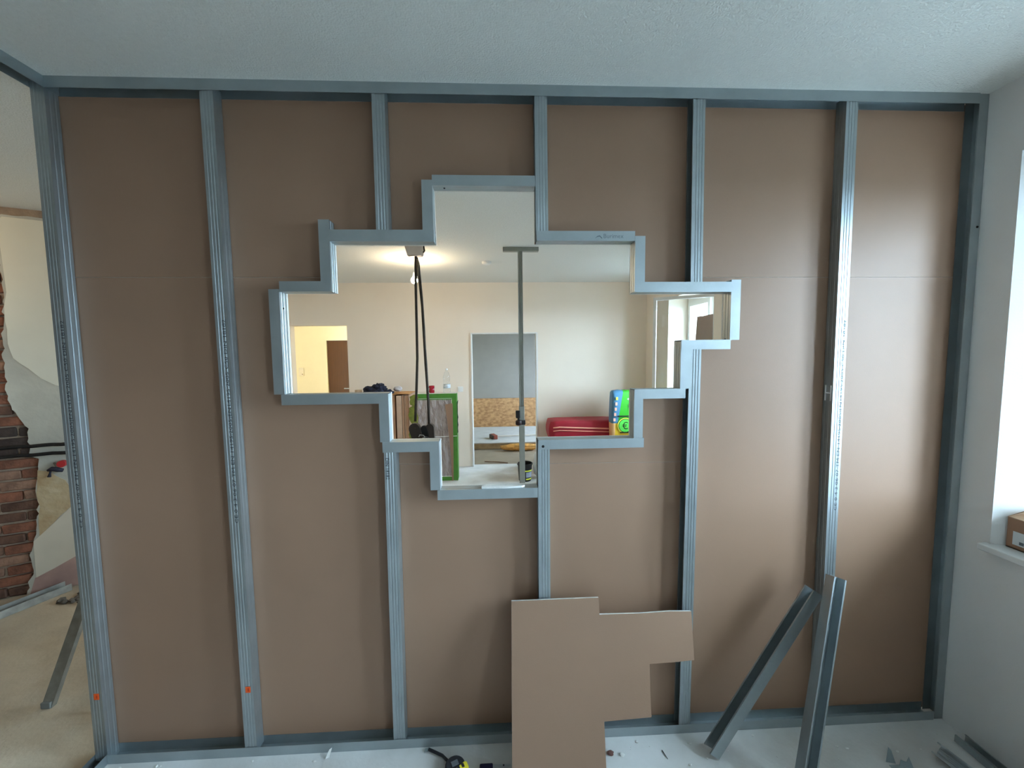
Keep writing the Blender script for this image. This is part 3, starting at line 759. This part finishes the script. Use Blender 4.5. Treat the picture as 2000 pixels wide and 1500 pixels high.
# T-headed prop between floor and ceiling
pp = thing('ceiling_prop', (2.02, 2.4, 0), 'grey T-headed telescopic prop standing between floor and ceiling', 'prop')
prop_mat = mat('prop_aluminium', (150, 152, 144), rough=0.5, metal=0.5, var=0.08, scale=8)
obj('head_bar', boxm(1.850, 2.200, 2.372, 2.425, 2.690, 2.7295, .002), prop_mat, pp)
obj('inner_tube', sheet([(-.022, .0), (-.022, -.022), (-.012, -.022), (-.008, -.016), (-.002, -.016), (0, -.022), (.004, -.022), (.008, -.016), (.014, -.016), (.016, -.022), (.022, -.022), (.022, .022), (-.022, .022)], (2.021, 2.4, 1.10), (2.018, 2.4, 2.69), Vector((1, 0, 0)), Vector((0, 1, 0)), .002), prop_mat, pp)
obj('outer_tube', boxm(1.994, 2.048, 2.374, 2.426, .012, 1.16, .003), prop_mat, pp)
obj('foot_plate', boxm(1.95, 2.09, 2.33, 2.47, 0, .012), prop_mat, pp)
kb = obj('clamp_grip', merge([boxm(1.958, 2.002, 2.345, 2.385, 1.045, 1.122, .008), boxm(1.975, 1.995, 2.34, 2.39, 1.02, 1.05, .004)]), mat('black_grip', (30, 29, 28), rough=.6), pp)
obj('clamp_knob', lathe([(.0, 0), (.024, 0), (.030, .008), (.030, .040), (.022, .05), (.0, .05)], (1.985, 2.36, .975), 14), mat('dark_red_black', (44, 22, 22), rough=.5), pp, smooth=True)
obj('clamp_collar', boxm(1.985, 2.056, 2.366, 2.434, .975, 1.022, .004), mat('black_collar', (28, 24, 24), rough=.6), pp)

# wrapped cupboard with green masking tape
film = mat('cloudy_plastic_film', (168, 156, 152), rough=0.16, var=0.12, scale=9, bump=1.0, bscale=8, spec=1.0, stretch=(1.8, 1, .7), rgb2=(140, 126, 122), bdist=0.06)
green = mat('green_masking_tape', (72, 128, 46), rough=0.55, var=0.12, scale=14)
olive = mat('olive_tape', (112, 118, 44), rough=0.6, var=0.3, scale=20)
cw = thing('wrapped_cupboard', (.97, 3.9, 0), 'tall cupboard wrapped in plastic film and edged with green tape', 'cupboard')
cX0, cX1, cY0, cY1, cZ1 = .722, 1.247, 3.66, 3.80, 1.182
obj('body', boxm(cX0, cX1, cY0, cY1, 0.0, cZ1), mat('white_board', (226, 222, 214), rough=.6), cw)
obj('film', boxm(cX0 + .004, cX1 - .07, cY0 - .006, cY0, .075, cZ1 - .085), film, cw)
obj('tape_strip', boxm(cX0 + .02, cX1 + .002, cY0 - .004, cY0, cZ1 - .066, cZ1 - .006), green, cw)
obj('tape_strip', boxm(cX0 + .02, cX1 - .062, cY0 - .0072, cY0 - .0062, cZ1 - .084, cZ1 - .072), green, cw)
obj('tape_strip', boxm(cX1 - .060, cX1 + .002, cY0 - .0045, cY0, .012, cZ1 - .066), green, cw)
obj('tape_strip', boxm(cX0 + .02, cX1 - .060, cY0 - .0045, cY0, .010, .062), green, cw)
obj('tape_strip', boxm(cX1, cX1 + .002, cY0, cY1, .012, cZ1 - .006), green, cw)
obj('tape_flap', prism(jag([(-.075, 0), (-.07, -.10), (-.03, -.12), (.03, -.09), (.04, .0), (-.02, .03)], .012, .03, 61), (.712, 3.655, 1.14), (1, 0, 0), (0, 0, 1), (0, 1, 0), 0, .003), [olive] * 3, cw)
obj('tape_flap', prism(jag([(-.09, 0), (-.10, -.10), (-.06, -.22), (-.10, -.36), (-.05, -.46), (.02, -.44), (.03, -.1), (.0, .05)], .012, .04, 62), (.715, 3.652, 1.0), (1, 0, 0), (0, 0, 1), (0, 1, 0), 0, .003), [olive] * 3, cw)
obj('tape_flap', prism(jag([(0, 0), (.020, .03), (.016, -.10), (.012, -.40), (0, -.42)], .006, .05, 63), (cX1 + .001, 3.67, 1.06), (1, 0, 0), (0, 0, 1), (0, 1, 0), 0, .003), [mat('dark_green_tape', (40, 70, 44), rough=.6)] * 3, cw)
obj('string', tubem([(cX0, cY0 - .009, .602), (1.0, cY0 - .012, .607), (cX1, cY0 - .009, .612)], .0035, 6), frame_white, cw)
tag(obj('cardboard_strip', prism([(1.098, 1.035), (1.198, 1.050), (1.196, .42), (1.19, .02), (1.172, .02), (1.160, .42), (1.125, .80)], (0, 3.618, 0), (1, 0, 0), (0, .018, 1), (0, 1, -.018), 0, .012), [paper_brown] * 3), 'narrow tapering brown board strip leaning on the wrapped cupboard', 'board strip')

# bottle and mug on top
cl = bpy.data.materials.new('clear_plastic'); cl.use_nodes = True
cb = cl.node_tree.nodes['Principled BSDF']
cb.inputs['Transmission Weight'].default_value = 1.0; cb.inputs['Roughness'].default_value = 0.03; cb.inputs['IOR'].default_value = 1.15
tcx = cl.node_tree.nodes.new('ShaderNodeTexNoise'); tcx.inputs['Scale'].default_value = 5
rmp = cl.node_tree.nodes.new('ShaderNodeValToRGB'); rmp.color_ramp.elements[0].color = (.88, .93, .95, 1); rmp.color_ramp.elements[1].color = (.97, .98, .98, 1)
cl.node_tree.links.new(tcx.outputs['Fac'], rmp.inputs['Fac']); cl.node_tree.links.new(rmp.outputs['Color'], cb.inputs['Base Color'])
bt = thing('water_bottle', (1.117, 3.735, cZ1), 'clear empty plastic bottle standing on the wrapped cupboard', 'bottle')
obj('bottle_body', lathe([(.030, .0), (.044, .006), (.048, .03), (.044, .045), (.047, .06), (.047, .115), (.040, .15), (.046, .19), (.043, .225), (.028, .265), (.014, .29), (.014, .305)], (1.117, 3.735, cZ1), 28), cl, bt, smooth=True)
obj('bottle_label', lathe([(.0476, .062), (.0476, .112)], (1.117, 3.735, cZ1), 28), mat('pale_label', (206, 216, 222), rough=.5, var=.3, scale=30), bt, smooth=True)
obj('bottle_cap', lathe([(.0, .322), (.015, .321), (.016, .305), (.016, .300)], (1.117, 3.735, cZ1), 16), frame_white, bt)
mg = thing('red_mug', (.918, 3.73, cZ1), 'small dark red mug standing on the wrapped cupboard', 'mug')
red = mat('red_glaze', (150, 22, 40), rough=.25)
obj('cup', lathe([(.030, 0), (.035, .004), (.036, .095), (.033, .095), (.031, .008), (.0, .007)], (.918, 3.73, cZ1), 24), red, mg, smooth=True)
obj('handle', tubem([(.884, 3.72, cZ1 + .078), (.864, 3.715, cZ1 + .070), (.858, 3.715, cZ1 + .048), (.868, 3.715, cZ1 + .028), (.885, 3.72, cZ1 + .022)], .006, 8), red, mg, smooth=True)

# wall socket
so = thing('wall_socket', (1.243, 4.345, 1.17), 'white wall socket beside the wrapped cupboard', 'socket')
obj('socket_plate', boxm(1.205, 1.283, 4.339, 4.35, 1.132, 1.210, .003), frame_white, so)
obj('socket_insert', boxm(1.219, 1.269, 4.336, 4.3392, 1.146, 1.196, .002), frame_white, so)

# upright brown panels behind the sill with a cardboard sheet and a jacket on top
kraft = mat('kraft_panel', (190, 152, 124), rough=.75, var=.08, scale=4, stretch=(1, 1, .3))
pale_edge = mat('panel_edge', (206, 178, 156), rough=.8, var=.1, scale=10)
labs = ['leftmost of the upright brown panels below the dark jacket', 'second upright brown panel from the left below the dark jacket', 'brown panel standing just left of the dark gap in the row',
        'pale-edged brown panel just right of the dark gap in the row', 'thin brown panel third from the wrapped cupboard in the row', 'thin brown panel second from the wrapped cupboard in the row', 'brown panel standing nearest the wrapped cupboard in the row']
xs = [(-.12, .06), (.075, .24), (.25, .428), (.452, .520), (.524, .548), (.552, .574), (.578, .612)]
for k, (a, b) in enumerate(xs):
    tag(obj('brown_panel', boxm(a, b, 3.70 + .01 * (k % 3), 4.15, 0.0, 1.158 - .004 * (k % 2), .003), pale_edge if k in (3, 5) else kraft), labs[k], 'panel', 'upright brown panels')
cs = [(-.14, 0), (.62, 0), (.62, .46), (-.14, .46)]
def wavy():
    V = []; F = []; nx, ny = 24, 3
    for j in range(2):
        for iy in range(ny + 1):
            for ix in range(nx + 1):
                x = -.14 + .765 * ix / nx; y = 3.685 + .46 * iy / ny
                z = 1.1595 + (.018 if x > .42 else .006) * abs(math.sin(x * 9)) * (1 - iy / ny * .6) + j * .007
                V.append((x, y, z))
    n = (nx + 1) * (ny + 1)
    for iy in range(ny):
        for ix in range(nx):
            a = iy * (nx + 1) + ix; q = [a, a + 1, a + nx + 2, a + nx + 1]
            F.append(q[::-1]); F.append([k + n for k in q])
    for ix in range(nx):
        F.append([ix, ix + 1, ix + 1 + n, ix + n]); k = ny * (nx + 1) + ix; F.append([k + 1, k, k + n, k + 1 + n])
    for iy in range(ny):
        a = iy * (nx + 1); F.append([a + nx + 1, a, a + n, a + nx + 1 + n]); a += nx; F.append([a, a + nx + 1, a + nx + 1 + n, a + n])
    return fix(mesh(V, F))
tag(obj('cardboard_sheet', wavy(), mat('orange_kraft', (198, 146, 92), rough=.7, var=.1)), 'wavy brown cardboard sheet lying over the upright panels', 'cardboard')
navyc = mat('navy_cloth', (34, 38, 56), rough=.9, var=.3, scale=14, bump=.6, bscale=30)
jk = thing('crumpled_jacket', (.19, 3.86, 1.17), 'crumpled dark navy jacket lying on the brown panels', 'jacket')
obj('body', blob((.14, 3.86, 1.20), (.15, .12, .085), 3, .45, 2.3, 4, 1.176), navyc, jk, smooth=True)
obj('sleeve', blob((.21, 3.82, 1.235), (.085, .08, .075), 8, .5, 2.6, 4, 1.18), navyc, jk, smooth=True)
obj('collar', blob((.30, 3.84, 1.185), (.095, .08, .04), 11, .5, 2.6, 3, 1.176), navyc, jk, smooth=True)
tag(obj('grey_cloth', blob((.425, 3.93, 1.225), (.055, .07, .040), 14, .4, 2.4, 3, 1.187), mat('pale_grey_cloth', (186, 186, 190), rough=.9), smooth=True), 'pale grey folded cloth half under the dark jacket', 'cloth')
tag(obj('tape_roll', lathe([(.026, 0), (.045, 0), (.045, .05), (.026, .05)], (-.085, 3.86, 1.1755), 24, True), mat('beige_tape', (206, 186, 160), rough=.6)), 'beige tape roll beside the dark jacket', 'tape roll')

# sacks in the right-hand corner
redp = mat('red_paper_sack', (156, 26, 44), rough=.5, var=.12, scale=5)
stripe = mat('peach_print', (244, 176, 150), rough=.5)
sk = thing('red_sack', (3.0, 4.02, .445), 'red sack with two pale stripes lying on top of the sack pile', 'sack', 'red sacks')
obj('sack_body', sackm(2.505, 3.56, 3.875, 4.30, .447, .750, 3, .06), redp, sk, smooth=True)
obj('stripe', tubem([(2.56 + k * .09, 3.872 - .004 * math.sin(k * .35), .664 - .0042 * k + (.0 if k else -.012)) for k in range(10)], .010, 6), stripe, sk, smooth=True)
obj('stripe', tubem([(2.56 + k * .09, 3.872 - .004 * math.sin(k * .35), .618 - .0040 * k + (.0 if k else -.012)) for k in range(10)], .006, 6), stripe, sk, smooth=True)
for k in range(2):
    s = thing('red_sack', (3.15, 4.0, .22 * k), ['red sack at the very bottom of the pile in the corner', 'red sack in the middle of the pile in the corner'][k], 'sack', 'red sacks')
    obj('sack_body', sackm(2.53, 3.78, 3.72, 4.31, 0.222 * k + .002, .222 * (k + 1) - .001, 5 + k, .10), redp, s, smooth=True)
gb = thing('green_sack', (3.5, 3.78, .446), 'green, blue and yellow sack with a euro sign standing on the red sacks', 'sack')
gM = bpy.data.materials.new('printed_green_sack'); gM.use_nodes = True
nt = gM.node_tree; pb = nt.nodes['Principled BSDF']; pb.inputs['Roughness'].default_value = .4
tc = nt.nodes.new('ShaderNodeTexCoord'); sx = nt.nodes.new('ShaderNodeSeparateXYZ'); nt.links.new(tc.outputs['Object'], sx.inputs[0])
def mth(op, a, b):
    n = nt.nodes.new('ShaderNodeMath'); n.operation = op
    for i, q in enumerate((a, b)):
        if isinstance(q, (int, float)): n.inputs[i].default_value = q
        else: nt.links.new(q, n.inputs[i])
    return n.outputs[0]
def mixc(f, a, b):
    n = nt.nodes.new('ShaderNodeMix'); n.data_type = 'RGBA'
    nt.links.new(f, n.inputs[0])
    for i, q in ((6, a), (7, b)):
        if isinstance(q, tuple): n.inputs[i].default_value = (*q, 1)
        else: nt.links.new(q, n.inputs[i])
    return n.outputs[2]
blue_side = mth('LESS_THAN', mth('SUBTRACT', sx.outputs['X'], mth('MULTIPLY', sx.outputs['Z'], .17)), -.135)
low = mth('LESS_THAN', sx.outputs['Z'], .285)
green_hi = mixc(blue_side, lin(48, 160, 30), lin(76, 128, 160))
pink = mixc(mth('LESS_THAN', sx.outputs['X'], -.12), lin(236, 196, 50), lin(240, 190, 130))
nt.links.new(mixc(low, green_hi, pink), pb.inputs['Base Color'])
obj('sack_body', sackm(3.335, 3.70, 3.70, 3.86, .446, 1.185, 9, .05), gM, gb, smooth=True)
yf = 3.688
def disc(x, z, r, y, m, name, r2=None):
    me = lathe([(r2 or 0, 0), (r, 0), (r, .002), (r2 or 0, .002)], (0, 0, 0), 32, bool(r2)) if r2 else lathe([(0, 0), (r, 0), (r, .002), (0, .002)], (0, 0, 0), 32)
    me.transform(Matrix.Translation((x, y, z)) @ Matrix.Rotation(PI / 2, 4, 'X'))
    return obj(name, me, m, gb)
ink = mat('black_ink', (20, 28, 18), rough=.5); lime = mat('lime_print', (96, 214, 84), rough=.4); lemon = mat('lemon_print', (232, 240, 90), rough=.4)
disc(3.515, .700, .105, yf + .001, lemon, 'emblem_ring'); disc(3.515, .700, .094, yf - .001, ink, 'emblem_ring'); disc(3.515, .700, .086, yf - .003, lime, 'emblem_disc')
obj('euro_sign', textm('\u20ac', .135, (3.468, yf - .0062, .652), (1, 0, 0), (0, 0, 1), .0), ink, gb)
obj('print_mark', boxm(3.405, 3.60, yf - .002, yf, .822, .838), ink, gb)
obj('print_mark', boxm(3.44, 3.56, yf - .007, yf - .004, .600, .616), ink, gb)
obj('printed_text', textm('UP', .10, (3.545, yf, .93), (1, 0, 0), (.1, 0, 1), .0), ink, gb)
obj('printed_text', textm('+', .06, (3.535, yf, 1.04), (1, 0, 0), (0, 0, 1), .0), frame_white, gb)
for k in range(5):
    obj('print_mark', boxm(3.385 - .008 * k, 3.412 - .008 * k, yf - .001, yf + .004, 1.05 - .072 * k, 1.09 - .072 * k), lemon if k == 0 else stripe, gb)

# bucket and white bag behind the prop
bk = thing('black_bucket', (2.14, 3.62, 0), 'black bucket with yellow and grey label behind the prop', 'bucket')
bkm = mat('black_bucket_plastic', (22, 22, 24), rough=.35)
obj('pail', lathe([(.0, 0), (.078, 0), (.082, .006), (.096, .215), (.104, .216), (.104, .236), (.096, .238), (.092, .215), (.076, .012), (.0, .011)], (2.14, 3.62, .001), 32), bkm, bk, smooth=False)
def band(z0, z1, a0, a1, m, name):
    V = []; n = 12
    for i in range(n + 1):
        t = math.radians(a0 + (a1 - a0) * i / n)
        for zz in (z0, z1):
            r = .0822 + (.0138) * zz / .215 + .0006
            V.append((2.14 + r * math.cos(t), 3.62 + r * math.sin(t), zz))
    return obj(name, mesh(V, [[2 * i, 2 * i + 2, 2 * i + 3, 2 * i + 1] for i in range(n)]), m, bk)
band(.060, .130, -85, -20, mat('grey_blue_label', (156, 166, 186), rough=.5), 'label_panel')
band(.140, .156, -95, -10, lemon, 'label_stripe'); band(.028, .046, -85, -20, lemon, 'label_stripe')
obj('bail', tubem([(2.14 + .105 * math.cos(t), 3.62 - .02 + .02 * math.sin(t), .225 + .05 * math.sin(t)) for t in [PI * k / 10 for k in range(11)]], .003, 6), steel_worn, bk)
tag(obj('white_bag', blob((2.355, 3.70, .19), (.085, .09, .215), 17, .25, 2.2, 4, .001), mat('white_plastic_bag', (226, 230, 232), rough=.3, var=.05, bump=.6, bscale=18), smooth=True), 'crumpled white plastic bag on the floor beside the black bucket', 'bag')

# window of that room: fixed frame, one sash shut, the other swung into the room
w3 = window_unit('window_3', 4.235, 2.27, 3.47, .90, 2.36, sashes=(False, True))
hp, fp = Vector((3.972, 2.30, 0)), Vector((3.449, 2.612, 0))
d = (fp - hp).normalized(); n = Vector((d.y, -d.x, 0)); Ls = (fp - hp).length
def sb(a0, a1, z0, z1, t0=-.022, t1=.022):
    return prism([(a0, z0), (a1, z0), (a1, z1), (a0, z1)], hp, d, (0, 0, 1), n, t0, t1)
za, zz = .95, 2.263
sh = obj('sash', merge([sb(0, Ls, za, za + .045), sb(0, Ls, zz - .030, zz), sb(0, .04, za + .045, zz - .030), sb(Ls - .030, Ls, za + .045, zz - .030)]), frame_white, w3)
obj('pane', sb(.04, Ls - .030, za + .045, zz - .030, -.003, .003), pane_mat('open_sash_glass', (.93, .95, .95), 0.07), sh)
hd = sb(Ls - .020, Ls - .006, 1.36, 1.62, .03, .05)
obj('handle', merge([hd, sb(Ls - .020, Ls - .006, 1.50, 1.53, .0, .03)]), mat('grey_handle', (120, 120, 118), rough=.4, metal=.5), sh)
obj('hinge', tubem([hp + Vector((.012, -.008, 2.225)), hp + Vector((.012, -.008, 2.285))], .009, 10), frame_white, sh)
struct('trim_3', boxm(3.93, 4.235, 2.25, 3.50, .872, .902, .003), sill_mat)
tag(obj('board_piece', prism([(2.28, .0), (2.975, .0), (2.945, .90), (2.93, 1.187), (2.28, 1.188)], (4.05, 0, .903), (0, 1, 0), (.03, 0, 1), (1, 0, -.03), 0, .0125), [paper_brown, gypsum, paper_grey]), 'brown plasterboard piece standing on the far window sill', 'board offcut')

# ------------------------------------------------------------------ the room beyond the middle doorway
osb = mat('osb_board', (206, 160, 114), rough=.75, var=.25, scale=17, stretch=(.8, 1, 1.3), rgb2=(166, 120, 80), detail=6, thresh=(.38, .66))
tag(obj('osb_panel', boxm(.9, 3.2, 7.56, 7.60, .002, .665), osb), 'strand board panel standing against the grey far wall', 'panel')
tag(obj('floor_board', boxm(1.0, 3.0, 5.40, 6.95, .100, .118), mat('grey_sheet', (190, 186, 184), rough=.8)), 'pale grey sheet laid flat beyond the middle doorway', 'sheet')
batten = mat('raw_batten', (176, 150, 116), rough=.8, var=.15, scale=14)
for k, y in enumerate((5.44, 6.10, 6.80)):
    tag(obj('batten', boxm(1.02, 2.98, y, y + .06, .001, .099, .002), batten), ['wooden batten under the front edge of the pale sheet', 'wooden batten under the middle of the pale sheet', 'wooden batten under the rear edge of the pale sheet'][k], 'batten')
tag(obj('insulation_roll', blob((2.18, 5.27, .062), (.34, .075, .062), 23, .18, 4.0, 4, .001), mat('golden_wrap', (206, 150, 78), rough=.5, var=.35, scale=14, bump=.8, bscale=20), smooth=True), 'golden-brown wrapped bundle on the floor beyond the doorway', 'bundle')
br = thing('broom', (2.1, 5.8, .12), 'broom with a reddish-brown head lying on the pale sheet', 'broom')
obj('head', put(boxm(-.035, .035, -.10, .10, 0, .075, .006), Matrix.Translation((1.73, 5.76, .119)) @ Matrix.Rotation(.35, 4, 'Z')), mat('redwood', (140, 70, 54), rough=.6), br)
obj('bristles', put(boxm(-.06, -.034, -.095, .095, .004, .07), Matrix.Translation((1.73, 5.76, .119)) @ Matrix.Rotation(.35, 4, 'Z')), mat('dark_bristle', (70, 52, 46), rough=.9), br)
obj('stick', tubem([(1.76, 5.77, .155), (3.0, 5.98, .135)], .013, 10), mat('pale_stick', (196, 186, 174), rough=.5), br)
tag(obj('wood_splinter', tubem([(1.58, 4.58, .008), (1.80, 4.53, .008), (1.94, 4.47, .006)], .007, 6), mat('splinter', (132, 104, 84))), 'thin splinter of wood on the doorway threshold', 'splinter')

# ------------------------------------------------------------------ the hall beyond the left doorway
dr = thing('door_1', (-1.1, 6.42, 0), kind='structure')
wood = mat('brown_door_veneer', (80, 50, 22), rough=.6, spec=.2, var=.12, scale=5, stretch=(8, 1, .5))
obj('door_leaf', boxm(-1.505, -.69, 6.425, 6.465, .004, 1.98), wood, dr)
obj('door_frame', merge([boxm(-1.57, -1.505, 6.385, 6.47, 0, 2.045), boxm(-.69, -.63, 6.385, 6.47, 0, 2.045), boxm(-1.505, -.69, 6.385, 6.47, 1.982, 2.045)]), warm_wall, dr)
obj('door_handle', tubem([(-1.10 - .09, 6.425, 1.04), (-1.19, 6.37, 1.04), (-1.08, 6.37, 1.04)], .011, 8), steel_worn, dr)
ic = thing('intercom', (-2.0, 6.39, 1.4), 'pale wall intercom unit beside the brown hall door', 'intercom')
obj('housing', boxm(-2.045, -1.955, 6.36, 6.40, 1.30, 1.46, .004), mat('pale_plastic', (226, 214, 190), rough=.5), ic)
obj('button', boxm(-1.985, -1.965, 6.356, 6.361, 1.325, 1.338), mat('brown_button', (110, 80, 40)), ic)
hl = thing('hall_lamp', (-.8, 5.5, 2.52), 'warm round ceiling lamp in the hall', 'lamp')
obj('rose', lathe([(.05, 0), (.05, .03)], (-.8, 5.5, 2.6995), 20), frame_white, hl)
obj('globe', lathe([(.0, 0), (.05, .012), (.085, .05), (.095, .095), (.085, .14), (.05, .178)], (-.8, 5.5, 2.522), 24), emit('hall_glow', (1.0, .84, .58), 38.0), hl, smooth=True)
